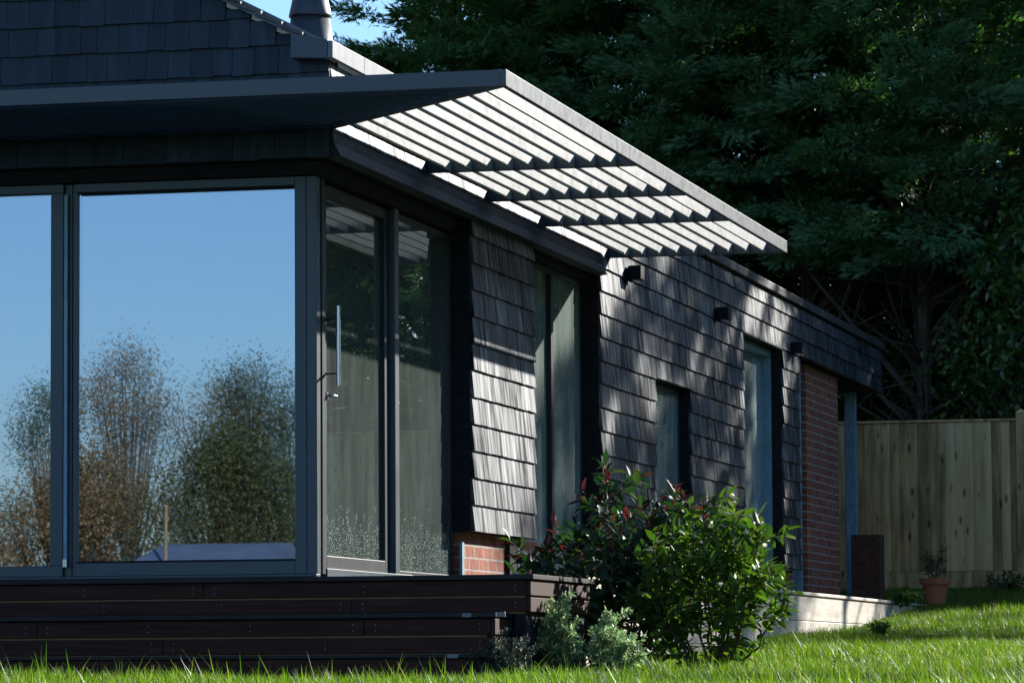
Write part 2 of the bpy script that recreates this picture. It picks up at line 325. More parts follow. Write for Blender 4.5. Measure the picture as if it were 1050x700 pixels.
lawn_grass()

# ------------------------------------------------------------------ the house
PITCH = .1635; Z0 = .296
def shingles_x(mb, y0, y1, z0, z1, xf=.1, seed=0):
    """courses of tapered shingles on a wall facing +x"""
    r = random.Random(seed); k = math.floor((z0-Z0)/PITCH + .02)
    while Z0 + k*PITCH < z1 - .01:
        zb = max(Z0 + k*PITCH, z0); zt = min(Z0 + (k+1)*PITCH + .012, z1); y = y0
        while y < y1 - 1e-4:
            wv = r.uniform(.085, .21); ye = min(y + wv, y1)
            if y1 - ye < .05: ye = y1
            o = r.uniform(-.0008, .0008); jb = r.uniform(-.0018, .0018) if zb > z0 + .01 else r.uniform(-.001, .001)
            g = .0006
            fx_b = xf + .014 + o; fx_t = xf - .004
            mb.add([(xf-.02, y+g, zb+jb), (fx_b, y+g, zb+jb), (fx_b, ye-g, zb+jb), (xf-.02, ye-g, zb+jb),
                    (xf-.02, y+g, zt), (fx_t, y+g, zt), (fx_t, ye-g, zt), (xf-.02, ye-g, zt)],
                   [(0, 3, 2, 1), (4, 5, 6, 7), (0, 1, 5, 4), (1, 2, 6, 5), (2, 3, 7, 6), (3, 0, 4, 7)])
            y = ye
        k += 1
def roofz(x): return 2.80 - .515*(x + .0) if x < 0 else 2.80
def shingles_front(mb, x0, x1, z0, z1, yf=-.1, seed=5, clip=True):
    r = random.Random(seed); p = .153; base = 2.497; k = math.floor((z0-base)/p + .02)
    while base + k*p < z1:
        zb = max(base + k*p, z0); x = x1
        while x > x0:
            wv = r.uniform(.09, .17); xe = max(x - wv, x0); zt = base + (k+1)*p + .012
            if clip: zt = min(zt, 2.83 - .515*(x+xe)/2 - .03, z1)
            else: zt = min(zt, z1)
            if zt > zb + .01:
                o = r.uniform(-.003, .003); jb = r.uniform(-.005, .003); g = .0012
                mb.add([(xe+g, yf+.02, zb+jb), (x-g, yf+.02, zb+jb), (x-g, yf-.014+o, zb+jb), (xe+g, yf-.014+o, zb+jb),
                        (xe+g, yf+.02, zt), (x-g, yf+.02, zt), (x-g, yf+.004, zt), (xe+g, yf+.004, zt)],
                       [(0, 1, 2, 3), (4, 7, 6, 5), (3, 2, 6, 7), (2, 1, 5, 6), (1, 0, 4, 5), (0, 3, 7, 4)])
            x = xe
        k += 1
house = empty('house', (-3, 9, 0), 'low dark house clad in weathered shingles with large glazed corner and slatted canopy', 'house')
def hb(name, mat, boxes, bevel=0, parent=None):
    for b in boxes:
        m = MB(); m.box(*b); o = m.build(name, mat, parent or house, bevel)
    return o
# sheathing behind the shingles
RECTS = [(3.03, 4.70, .30, 2.2), (-.08, 6.75, 2.2, 2.70), (6.75, 8.70, .33, 2.70), (8.70, 10.07, .33, .56), (8.70, 10.07, 1.615, 2.70),
         (10.07, 12.44, .33, 2.70), (12.44, 14.42, 2.25, 2.70), (14.42, 15.30, .33, 2.70), (15.30, 20.58, 2.27, 2.70)]
m = MB()
for a, b, c, d in RECTS: m.box(-.16, .085, a, b, c, d)
m.build('wall', 'black', house)
mb = MB()
shingles_x(mb, 3.03, 4.70, .30, 2.2, seed=1)
mb.build('shingle_cladding', 'shingle', house); mb = MB()
shingles_x(mb, -.08, 6.75, 2.34, 2.70, seed=2)
mb.build('shingle_cladding', 'shingle', house)
mb = MB()
for i, q in enumerate(RECTS[2:]): shingles_x(mb, *q, seed=10+i)
mb.build('shingle_cladding', 'shingle', house)
# flared bottom course over the openings
mb = MB(); r = random.Random(3); y = -.08
while y < 6.75:
    ye = min(y + r.uniform(.1, .2), 6.75)
    mb.add([(.085, y+.001, 2.19), (.155, y+.001, 2.20), (.155, ye-.001, 2.20), (.085, ye-.001, 2.19), (.085, y+.001, 2.36), (.104, y+.001, 2.36), (.104, ye-.001, 2.36), (.085, ye-.001, 2.36),
            (.118, y+.001, 2.27), (.118, ye-.001, 2.27)],
           [(0, 3, 2, 1), (1, 2, 9, 8), (8, 9, 6, 5), (4, 5, 6, 7), (0, 1, 8, 5, 4), (3, 7, 6, 9, 2), (0, 4, 7, 3)])
    y = ye
mb.build('flared_course', 'shingle_shaded', house)
# front gable wall above the canopy
mb = MB(); mb.add([(-6, -.085, 2.25), (.085, -.085, 2.25), (.085, -.085, 2.74), (0, -.085, 2.78), (-4, -.085, 4.84), (-6, -.085, 4.5),
                  (-6, .12, 2.25), (.085, .12, 2.25), (.085, .12, 2.74), (0, .12, 2.78), (-4, .12, 4.84), (-6, .12, 4.5)],
                 [(5, 4, 3, 2, 1, 0), (6, 7, 8, 9, 10, 11), (0, 1, 7, 6), (1, 2, 8, 7), (2, 3, 9, 8), (3, 4, 10, 9), (4, 5, 11, 10), (5, 0, 6, 11)])
mb.build('gable_wall', 'black', house)
mb = MB(); shingles_front(mb, -6, .10, 2.19, 5.0); mb.build('gable_shingles', 'shingle_shaded', house)
hb('window_header', 'black', [(-6, .02, -.04, .12, 2.11, 2.185), (-6, .05, -.07, -.02, 2.187, 2.245), (-.12, .02, .12, 3.03, 2.11, 2.20), (-.12, .03, 4.70, 6.75, 2.155, 2.20)], .003)
# gable roof
roof = MB()
def slab(m, y0, y1, t=.06):
    a = [(.118, 2.742), (-4.1, 2.742+.515*4.218)]
    x0, z0 = a[0]; x1, z1 = a[1]
    m.add([(x0, y0, z0), (x1, y0, z1), (x1, y0, z1+t), (x0, y0, z0+t), (x0, y1, z0), (x1, y1, z1), (x1, y1, z1+t), (x0, y1, z0+t)],
          [(0, 1, 2, 3), (7, 6, 5, 4), (0, 4, 5, 1), (3, 2, 6, 7), (0, 3, 7, 4), (1, 5, 6, 2)])
    x2, z2 = -8.3, z0
    m.add([(x1, y0, z1), (x2, y0, z2), (x2, y0, z2+t), (x1, y0, z1+t), (x1, y1, z1), (x2, y1, z2), (x2, y1, z2+t), (x1, y1, z1+t)],
          [(0, 1, 2, 3), (7, 6, 5, 4), (0, 4, 5, 1), (3, 2, 6, 7), (0, 3, 7, 4), (1, 5, 6, 2)])
slab(roof, -.14, 6.9, .055)
rf = roof.build('roof', 'zinc', house)
mb = MB(); k = 0
for k in range(30):   # tiles lapping down the slope, their ends showing at the verge
    xa = -.10 - k*.115
    for j, yy in enumerate([-.19] + [(-.19+.2*q) for q in range(1, 30)]):
        if j > 0 and k > 12: continue
        o = random.uniform(-.006, .006); za = 2.83 - .515*xa
        mb.add([(xa+.075, yy+.002, za-.04+o), (xa-.075, yy+.002, za+.018), (xa-.075, yy+.19, za+.018), (xa+.075, yy+.19, za-.04+o),
                (xa+.075, yy+.002, za-.022+o), (xa-.075, yy+.002, za+.036), (xa-.075, yy+.19, za+.036), (xa+.075, yy+.19, za-.022+o)],
               [(0, 3, 2, 1), (4, 5, 6, 7), (0, 1, 5, 4), (1, 2, 6, 5), (2, 3, 7, 6), (3, 0, 4, 7)])
mb.build('roof_tiles', 'tile', rf)
# boxed eaves end and the eaves fascia running back
mb = MB(); mb.add([(-.083, -.215, 2.715), (.122, -.215, 2.705), (.122, -.215, 2.805), (-.083, -.215, 2.850), (-.083, -.03, 2.715), (.122, -.03, 2.705), (.122, -.03, 2.805), (-.083, -.03, 2.850)],
                 [(0, 1, 2, 3), (7, 6, 5, 4), (0, 4, 5, 1), (3, 2, 6, 7), (0, 3, 7, 4), (1, 5, 6, 2)])
mb.build('eaves_box', 'frame', house, .003)
hb('eaves_fascia', 'zinc', [(.124, .150, -.215, .42, 2.708, 2.800), (.124, .150, .424, 6.8, 2.708, 2.800)], .002)
# flat roof of the wing, its capping
hb('flat_roof', 'black', [(-6, -.16, 6.9, 20.58, 2.30, 2.70), (-.159, .05, 15.6, 20.5, 2.28, 2.29)])
hb('roof_capping', 'capping', [(-.3, .135, 6.9, 20.63, 2.712, 2.785)], .006)
hb('soffit', 'black', [(-4, .07, 18.3, 20.5, 2.262, 2.268)])
# brickwork
hb('brick_plinth', 'brick', [(-.2, .02, 3.1, 4.19, -.6, .297), (-.2, .02, 4.42, 5.10, -.6, .297)])
hb('plinth_post', 'deckedge', [(-.1, .05, 4.20, 4.41, -.55, .29)], .003)
hb('plinth_strip', 'galv', [(-.02, .055, 4.412, 4.44, -.5, .24), (.012, .03, 3.04, 3.09, 0, .24)], .001)
hb('brick_plinth', 'brick', [(-.2, .03, 6.66, 12.3, -.6, .325), (-.2, .03, 14.55, 15.25, -.6, .325)])
hb('brick_wall', 'brick', [(-3, 0, 16.3, 18.25, -.2, 2.26)])
hb('corner_trim', 'galv', [(-.06, .055, 15.62, 15.68, .1, 2.26)], .003)
hb('side_panel', 'zinc', [(-.08, .0, 15.31, 15.60, .1, 2.26)], .003)
hb('roof_post', 'galv', [(-.215, -.105, 20.1, 20.2, .0, 2.262)], .004)
# room behind the glass: floor, ceiling, back walls
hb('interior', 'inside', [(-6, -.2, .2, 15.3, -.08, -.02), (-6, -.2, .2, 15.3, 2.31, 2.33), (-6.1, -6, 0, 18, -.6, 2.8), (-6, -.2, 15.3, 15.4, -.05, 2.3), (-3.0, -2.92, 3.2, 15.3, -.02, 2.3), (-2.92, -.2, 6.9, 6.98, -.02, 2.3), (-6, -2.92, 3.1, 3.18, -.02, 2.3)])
# ---- windows
def frame_front(mb, x0, x1, z0, z1, wd, y0, y1):
    mb.box(x0, x1, y0, y1, z0, z0+wd); mb.box(x0, x1, y0, y1, z1-wd, z1)
    mb.box(x0, x0+wd, y0, y1, z0+wd, z1-wd); mb.box(x1-wd, x1, y0, y1, z0+wd, z1-wd)
def frame_side(mb, y0, y1, z0, z1, wd, x0, x1, wb=None):
    wb = wb or wd
    mb.box(x0, x1, y0, y1, z0, z0+wb); mb.box(x0, x1, y0, y1, z1-wd, z1)
    mb.box(x0, x1, y0, y0+wd, z0+wb, z1-wd); mb.box(x0, x1, y1-wd, y1, z0+wb, z1-wd)
def pane_front(x0, x1, z0, z1, y, par, lab=None):
    m = MB(); m.add([(x0, y, z0), (x1, y, z0), (x1, y, z1), (x0, y, z1)], [(0, 1, 2, 3)])
    o = m.build('pane', 'glass_front', par)
    t = .0042*(x1-x0); m = MB(); m.add([(x0, y+.022, z0), (x1, y+.022+t, z0), (x1, y+.024+t, z1), (x0, y+.024, z1)], [(0, 1, 2, 3)])
    m.build('inner_pane', 'glass_inner', par); return o
def pane_side(y0, y1, z0, z1, x, par, mat='glass_side'):
    m = MB(); m.add([(x, y0, z0), (x, y1, z0), (x, y1, z1), (x, y0, z1)], [(0, 1, 2, 3)])
    return m.build('pane', mat, par)
# right-hand front window
w1 = MB(); w1.box(-1.365, -.127, 0, .06, -.02, .052); w1.box(-1.365, -.127, 0, .06, 2.06, 2.108); w1.box(-.126, -.062, 0, .06, -.02, 2.108)
w1.box(-.061, -.004, .003, .08, -.02, 2.108); w1.box(-1.385, -1.356, .02, .06, -.02, 2.108)
a = w1.build('window', 'frame', house, .003); pane_front(-1.36, -.12, .045, 2.066, .035, a)
hb('gasket', 'black', [(-1.352, -.13, .0, .012, 2.048, 2.0585), (-1.352, -.13, .0, .012, .054, .062)], 0, a)
hb('sliding_track', 'galv', [(-1.425, -1.405, -.012, .0, .03, 2.05)], .002, a)
hb('track_catch', 'steel', [(-1.425, -1.402, -.022, -.012, .03, .075)], .002, a)
# left-hand front window, a little proud
w1 = MB(); w1.box(-3.6, -1.43, -.01, .06, -.02, .040); w1.box(-3.6, -1.43, -.01, .06, 2.06, 2.108); w1.box(-1.502, -1.43, -.01, .06, .040, 2.06)
w1.box(-1.428, -1.387, .015, .06, -.02, 2.108)
a = w1.build('window', 'frame', house, .003); pane_front(-3.5, -1.49, .03, 2.07, .028, a)
hb('corner_post', 'frame_dimmed', [(-.06, .004, .081, .14, -.02, 2.108)], .003)
hb('front_wall_end', 'black', [(-6, -3.6, 0, .12, -.5, 2.11)])
# threshold rail over the deck
hb('threshold', 'frame', [(-3.6, 0, -.03, .05, -.034, -.021), (-.1, .01, .15, 3.03, -.034, .012)], .002)
# glazed door
door = MB(); door.box(-.10, -.035, .142, .30, .0, 2.10); door.box(-.10, -.035, 1.50, 1.60, .0, 2.10); door.box(-.10, -.035, .30, 1.50, .0, .085); door.box(-.10, -.035, .30, 1.50, 2.035, 2.10)
dr = door.build('door', 'frame_dimmed', house, .004); pane_side(.29, 1.51, .08, 2.04, -.062, dr)
hd = MB(); hd.tube([(.085, .11, .985), (.085, .11, 1.415)], .0125, 14); hd.tube([(-.035, .18, 1.345), (.085, .11, 1.345)], .008, 10); hd.tube([(-.035, .18, 1.055), (.085, .11, 1.055)], .008, 10)
hd.build('pull_handle', 'steel', dr, smooth=False)
lk = MB(); lk.tube([(-.036, .20, .94), (.0, .20, .94)], .024, 14); lk.tube([(.0, .20, .94), (.035, .20, .94)], .011, 10); lk.tube([(.033, .185, .94), (.033, .25, .94)], .009, 10)
lk.build('lever', 'steel', dr)
lk = MB(); lk.tube([(-.036, .20, .83), (-.012, .20, .83)], .02, 14); lk.build('lock', 'steel', dr)
# mullion and fixed side pane
hb('mullion', 'frame', [(-.10, .0, 1.602, 1.69, -.02, 2.108)], .003)
w2 = MB(); frame_side(w2, 1.692, 3.028, .0, 2.10, .04, -.08, -.024, .035); a = w2.build('window', 'frame_dimmed', house, .003); pane_side(1.725, 2.992, .03, 2.065, -.034, a)
# tall two-light window between pier and wing
w2 = MB(); frame_side(w2, 4.71, 6.72, -.05, 2.155, .045, -.10, -.022); w2.box(-.10, .0, 5.64, 5.71, 0, 2.105)
a = w2.build('window', 'frame_dimmed', house, .003); pane_side(4.75, 5.65, 0, 2.11, -.036, a, 'glass_hazy'); pane_side(5.70, 6.68, 0, 2.11, -.034, a, 'glass_hazy')
# small square window of the wing
w2 = MB(); frame_side(w2, 8.71, 10.06, .565, 1.61, .045, -.05, .022); a = w2.build('window', 'frame_dimmed', house, .003); pane_side(8.75, 10.02, .60, 1.57, .008, a, 'glass_hazy')
# tall window of the wing
w2 = MB(); frame_side(w2, 12.45, 14.41, .0, 2.245, .06, -.12, .0); w2.box(-.12, -.03, 12.95, 13.01, .06, 2.18)
a = w2.build('window', 'galv', house, .003); pane_side(12.5, 12.96, .05, 2.19, -.082, a, 'glass_hazy'); pane_side(13.0, 14.36, .05, 2.19, -.080, a, 'glass_hazy')
# ---- slatted canopy
can = empty('canopy', (.7, 3, 2.35)); can.parent = house; can.matrix_parent_inverse = parent_inv(house)
OX, OY, CZ, CT, CE = 1.366, -1.349, 2.35, 2.433, 7.10
def cb(name, boxes, mat='canopy', bev=.002):
    return hb(name, mat, boxes, bev, can)
cb('fascia', [(OX-.03, OX, OY, CE, CZ, CT)]); cb('fascia', [(-3.2, OX-.03, OY, OY+.03, CZ, CT)])
m = MB(); m.bar((.10, -.06, CZ+.037), (OX-.03, OY+.03, CZ+.037), .045, .074); m.build('mitre_rafter', 'canopy', can)
m = MB(); m.bar((-1.66, .0-.06, CZ+.036), (-3.0, OY+.03, CZ+.036), .045, .072); m.build('mitre_rafter', 'canopy', can)
RY = [1.96, 3.47, 4.95, 7.06]
for yb in RY: cb('rafter', [(.10, OX-.03, yb, yb+.04, CZ, CT-.004)], 'canopy')
for i in range(1, 10):
    xs = .118 + i*.1225; d = .028
    segs = [(-(xs)+.05, RY[0])] + [(RY[j]+.04, RY[j+1]) for j in range(3)]
    for a_, b_ in segs:
        m = MB(); t = .016
        m.add([(xs-t/2, a_-.012, CZ+.004), (xs+t/2, a_-.012, CZ+.004), (xs+t/2, b_+.012, CZ+.004), (xs-t/2, b_+.012, CZ+.004),
               (xs-t/2, a_-.012, CZ+.100), (xs+t/2, a_-.012, CZ+.100), (xs+t/2, b_+.012, CZ+.100), (xs-t/2, b_+.012, CZ+.100)],
              [(0, 3, 2, 1), (4, 5, 6, 7), (0, 1, 5, 4), (1, 2, 6, 5), (2, 3, 7, 6), (3, 0, 4, 7)])
        m.build('slat', 'slat', can)
for i in range(9):
    ys = -.20 - i*.1225
    cb('slat', [(-3.1, -(ys)-.06, ys-.008, ys+.008, CZ+.004, CZ+.100)], 'frame', 0)  # same slats in a darker colour so the front reads as shaded

# ------------------------------------------------------------------ flue, lamps
ch = empty('chimney_flue', (-.50, 1.6, 3.0)); ch.parent = house; ch.matrix_parent_inverse = parent_inv(house)
def cone(z0, z1, r0, r1):
    m = MB(); m.lathe((-.50, 1.6, 0), [(r0-.012, z0), (r0, z0-.002), (r0-.001, z0+.012), (r1, z1), (r1-.01, z1)], 40); return m.build('flue_section', 'flue', ch, smooth=True)
cone(2.93, 3.27, .155, .108); cone(3.235, 3.42, .125, .086); cone(3.40, 3.66, .098, .07)
for yy, lab in ((7.62, 'nearest black wall lamp on the shingles, in sun beside the canopy end'), (11.12, 'middle black wall lamp on the shingles, up left of the tall window'), (14.80, 'farthest black wall lamp on the shingles, right of the tall window')):
    l_ = empty('wall_lamp', (.1, yy+.06, 2.3), lab, 'wall lamp', 'black wall lamps on the shingles')
    m = MB(); m.box(.116, .130, yy+.01, yy+.13, 2.235, 2.345); m.build('back_plate', 'black', l_, .002)
    m = MB(); m.box(.131, .215, yy, yy+.14, 2.250, 2.348); m.build('lamp_shade', 'black', l_, .004)
    m = MB(); m.box(.15, .20, yy+.03, yy+.11, 2.243, 2.249); m.build('lens', 'steel', l_)

# ------------------------------------------------------------------ deck steps
dk = empty('timber_deck', (0, -.3, -.3), 'dark stained timber deck steps below the glazed corner', 'deck steps')
def db(name, boxes, mat='deck', bev=.003, par=None): return hb(name, mat, boxes, bev, par or dk)
db('deck_top', [(-3.8, 1.19, -.07, 1.45, -.062, -.036)], 'deckedge')
db('framing', [(-3.8, 1.14, -.02, 1.40, -.6, -.064)], 'black', 0)
db('lining_board', [(-3.8, 1.135, -.028, -.021, -.24, -.07)], 'lining', 0)
def screws(xs, zs, y, o):
    for x in xs:
        for z in zs:
            m = MB(); m.tube([(x, y, z), (x, y-.002, z)], .0035, 8); m.build('screw', 'zinc', o)
def boards(z0, z1, y, x1, brk, seed):
    xs = [-3.8] + brk + [x1]
    for a_, b_ in zip(xs[:-1], xs[1:]):
        o = db('riser_board', [(a_+.002, b_-.002, y, y+.022, z0, z1)])
        n = max(1, int((b_-a_)/.6)); q = [a_+.06+(b_-a_-.12)*k/n for k in range(n+1)]
        screws(q, (z0+.025, z1-.025), y, o)
boards(-.146, -.067, -.05, 1.15, [-.62], 1); boards(-.232, -.156, -.05, 1.15, [-1.9, .2], 2)
db('return_board', [(1.15, 1.172, -.05, 1.40, -.146, -.067)]); db('return_board', [(1.15, 1.172, -.05, 1.40, -.232, -.156)])
db('step_top', [(-3.8, 1.06, -.37, -.052, -.262, -.238)], 'deckedge')
db('framing', [(-3.8, 1.0, -.32, -.022, -.75, -.264)], 'black', 0)
db('lining_board', [(-3.8, 1.0, -.328, -.321, -.46, -.27)], 'lining', 0)
boards(-.352, -.270, -.35, 1.03, [-1.45, .35], 3); boards(-.446, -.362, -.35, 1.03, [-.75], 4)
db('return_board', [(1.03, 1.052, -.35, -.024, -.352, -.270)]); db('return_board', [(1.03, 1.052, -.35, -.024, -.446, -.362)])
db('kick_board', [(-3.8, 1.04, -.36, -.34, -.470, -.452)], 'deckedge'); db('riser_board', [(-3.8, .9, -.345, -.325, -.62, -.474)])
db('return_board', [(1.06, 1.08, -.02, 1.4, -.33, -.24)]); db('return_board', [(1.05, 1.07, -.02, 1.4, -.5, -.34)])
db('bracket', [(1.065, 1.11, -.375, -.36, -.262, -.236), (.88, .93, -.372, -.362, -.262, -.24)], 'zinc', .002); db('bracket', [(.80, .86, -.372, -.361, -.472, -.45)], 'zinc', .002)

# ------------------------------------------------------------------ raised bed retaining wall
rw = empty('retaining_wall', (.8, 10, -.2), 'low pale timber retaining wall in sun beside the lawn', 'retaining wall')
for zt, nm in ((.030, 'board'), (-.172, 'board'), (-.374, 'board')):
    for a_, b_ in ((3.0, 6.9), (6.903, 10.8), (10.803, 14.6), (14.603, 18.7)):
        m = MB(); m.box(.755, .80, a_, b_, zt-.197, zt); m.build('board', 'oak', rw, .004)
m = MB(); m.box(.70, .82, 3.0, 18.72, .033, .058); m.build('coping', 'oak', rw, .004)
m = MB(); m.box(.10, .70, 3.0, 18.6, -.3, .02); tag(m.build('border_soil', 'soil'), kind='structure')
# small dark brick pier behind the roof post
bp = MB(); bp.box(.0, .28, 19.0, 19.35, -.1, .76); bpo = empty('brick_pier', (.15, 19.1, .1), 'short dark brick pier standing in front of the fence foot', 'brick pier'); bp.build('pier', 'brick_old', bpo)
# ------------------------------------------------------------------ fence
fn = empty('fence', (2, 22, .3), 'tall closeboard timber fence at the top of the lawn', 'fence')
FX = [-4.1, -1.35, 1.38, 4.1, 6.9, 9.6]
for i, x in enumerate(FX):
    m = MB(); m.box(x-.05, x+.05, 21.93, 22.03, .0, 2.12)
    m.add([(x-.055, 21.92, 2.12), (x+.055, 21.92, 2.12), (x+.055, 22.04, 2.12), (x-.055, 22.04, 2.12), (x, 21.98, 2.165)], [(0, 1, 4), (1, 2, 4), (2, 3, 4), (3, 0, 4), (0, 3, 2, 1)])
    m.build('fence_post', 'fence', fn, .004)
for a_, b_ in zip(FX[:-1], FX[1:]):
    m = MB(); x = a_+.05
    while x < b_-.051:
        xe = min(x+.098, b_-.05)
        m.add([(x, 22.0, .46), (xe+.008, 21.975, .46), (xe+.008, 21.995, .46), (x, 22.007, .46), (x, 22.0, 2.035), (xe+.008, 21.975, 2.035), (xe+.008, 21.995, 2.035), (x, 22.007, 2.035)],
              [(0, 3, 2, 1), (4, 5, 6, 7), (0, 1, 5, 4), (1, 2, 6, 5), (2, 3, 7, 6), (3, 0, 4, 7)])
        x = xe
    m.build('fence_panel', 'fence', fn)
    m = MB(); m.box(a_+.05, b_-.05, 21.965, 22.02, 2.037, 2.062); m.build('cap_rail', 'fence', fn, .003)
    m = MB(); m.box(a_+.05, b_-.05, 21.975, 22.0, .20, .455); m.build('gravel_board', 'fence', fn, .004)

# ------------------------------------------------------------------ plants
def curve_pts(p, d, L, n, droop=0., wob=.05, r=random):
    pts = [Vector(p)]; d = Vector(d).normalized()
    for i in range(n):
        d = (d + Vector((r.uniform(-wob, wob), r.uniform(-wob, wob), r.uniform(-wob, wob) - droop))).normalized()
        pts.append(pts[-1] + d*L/n)
    return pts
def shrub(name, base, spread, height, nst, leafL, leafW, mats, label, cat='shrub', seed=1, tipred=0, per=26, stemr=.006, start=.06, lean=(0, 0), sub=3, up=.35):
    r = random.Random(seed); g = np.random.default_rng(seed)
    root = empty(name, base, label, cat); st = MB(); pos = []; dr_ = []; tips = []; tdr = []
    for i in range(nst):
        az = r.uniform(0, 2*math.pi); k = math.sqrt(r.random()); sp = spread*k; H = height*(1-.45*k*k)*r.uniform(.75, 1.0)
        tgt = Vector((math.cos(az)*sp + lean[0], math.sin(az)*sp + lean[1], H)); L = tgt.length
        b = Vector(base) + Vector((math.cos(az), math.sin(az), 0))*.06*spread
        d = (tgt*.6 + Vector((math.cos(az)*spread*.4*k, math.sin(az)*spread*.4*k, 0))).normalized()
        pts = [b]; n = 8
        for j in range(n):
            t = (j+1)/n; q = Vector(base) + Vector((tgt.x*t**.55, tgt.y*t**.55, tgt.z*t)) + Vector((r.uniform(-1, 1), r.uniform(-1, 1), 0))*.02
            pts.append(q)
        st.tube(pts, [stemr*(1.6-1.2*j/n) for j in range(n+1)], 5)
        chains = [pts]
        for s_ in range(sub):
            j = r.randint(3, 7); a2 = r.uniform(0, 2*math.pi)
            c = curve_pts(pts[j], (math.cos(a2), math.sin(a2), r.uniform(.2, 1.1)), L*r.uniform(.18, .34), 4, 0, .12, r)
            st.tube(c, [stemr*.6*(1-.7*q/4) for q in range(5)], 4); chains.append(c)
        for ci, c in enumerate(chains):
            m_ = per if ci == 0 else per//2
            for q in range(m_):
                t = (start if ci == 0 else .1) + (1-(start if ci == 0 else .1))*(q+r.random())/m_; f = t*(len(c)-1); i0 = min(int(f), len(c)-2)
                p = c[i0].lerp(c[i0+1], f-i0); ax = (c[i0+1]-c[i0]).normalized(); a3 = q*2.4 + r.uniform(-.3, .3)
                s1 = ax.orthogonal().normalized(); s2 = ax.cross(s1); out = s1*math.cos(a3)+s2*math.sin(a3)
                dd = out + ax*(up + .9*t*t) + Vector((0, 0, -.1))
                if t > .86 and (tipred and r.random() < tipred): tips.append(p); tdr.append(dd + ax*.6)
                else: pos.append(p); dr_.append(dd)
    st.build('stem', 'twig', root)
    def mk(nm, P_, D_, mat, s=1.):
        if not P_: return
        P_ = np.array([tuple(p) for p in P_]); D_ = np.array([tuple(p) for p in D_]); n = len(P_)
        nr = np.array([0, 0, 1.]) + g.normal(0, .45, (n, 3)); L = leafL*g.uniform(.55, 1.15, n)*s; W = leafW*g.uniform(.8, 1.15, n)*s*np.clip(L/leafL, .6, 1.2)
        leaves(nm, P_, D_, nr, L, W, mat, root, curl=.22)
    mk('foliage', pos, dr_, mats[0]); mk('young_leaves', tips, tdr, mats[1] if len(mats) > 1 else mats[0], .95)
    return root
shrub('photinia_shrub', (1.20, 2.3, -.60), .64, 1.28, 32, .105, .050, ['photinia', 'red_leaf'], 'large dark green shrub with red young leaves, in front of the pier and retaining wall', seed=4, tipred=.6, per=30, sub=4)
shrub('laurel_shrub', (1.80, 1.7, -.60), .46, 1.14, 20, .092, .050, ['green_leaf'], 'bright green leafy shrub at the right of the red tipped one', seed=9, per=30, sub=4)
shrub('variegated_shrub', (1.24, .30, -.61), .15, .50, 14, .038, .016, ['varieg'], 'cream and green variegated shrub, upright one at the deck corner', seed=12, per=64, stemr=.004)
shrub('variegated_shrub', (1.56, .15, -.61), .17, .46, 14, .038, .016, ['varieg'], 'cream and green variegated shrub nearest the lawn, right of the other one', seed=13, per=64, stemr=.004)
shrub('heather_shrub', (1.06, -.25, -.62), .20, .32, 26, .022, .008, ['heather'], 'low grey green shrub with fine leaves at the foot of the deck', seed=15, per=64, stemr=.003)
# plastic plant tag
m = MB(); m.add([(1.72, .42, -.55), (1.75, .415, -.56), (1.68, .42, -.46), (1.655, .425, -.465), (1.72, .423, -.55), (1.75, .418, -.56), (1.68, .423, -.46), (1.655, .428, -.465)],
               [(0, 1, 2, 3), (7, 6, 5, 4), (0, 4, 5, 1), (1, 5, 6, 2), (2, 6, 7, 3), (3, 7, 4, 0)])
tag(m.build('plant_tag', 'plastic'), 'pale blue plastic plant tag lying against the shrubs at the lawn edge', 'plant tag')
# potted plant
pt = empty('plant_pot', (.96, 18.0, .06), 'terracotta plant pot standing at the end of the retaining wall', 'plant pot')
m = MB(); m.lathe((.96, 18.0, .05), [(0, 0), (.095, 0), (.125, .19), (.148, .19), (.155, .25), (.137, .25), (.125, .21), (0, .21)], 28); m.build('pot', 'terracotta', pt, smooth=False)
m = MB(); m.lathe((.96, 18.0, .05), [(.128, .222), (0, .225)], 20); m.build('compost', 'soil', pt)
shrub('potted_plant', (.94, 18.0, .26), .13, .42, 6, .06, .022, ['olive'], 'thin straggly plant growing in the terracotta pot', 'plant', seed=21, per=12, stemr=.004)
shrub('small_shrub', (1.30, 21.0, .12), .22, .42, 8, .07, .03, ['olive'], 'small leafy shrub at the foot of the fence by the right edge', seed=23, per=18, stemr=.004)
shrub('weed', (.92, 16.2, .02), .16, .16, 8, .06, .04, ['green_leaf'], 'low broad leaved weed at the end of the retaining wall', 'weed', seed=25, per=9, stemr=.003)
shrub('weed', (1.75, 9.0, -.3), .12, .10, 7, .05, .03, ['green_leaf'], 'small weed with brown stalk out in the sunny lawn', 'weed', seed=26, per=8, stemr=.003)

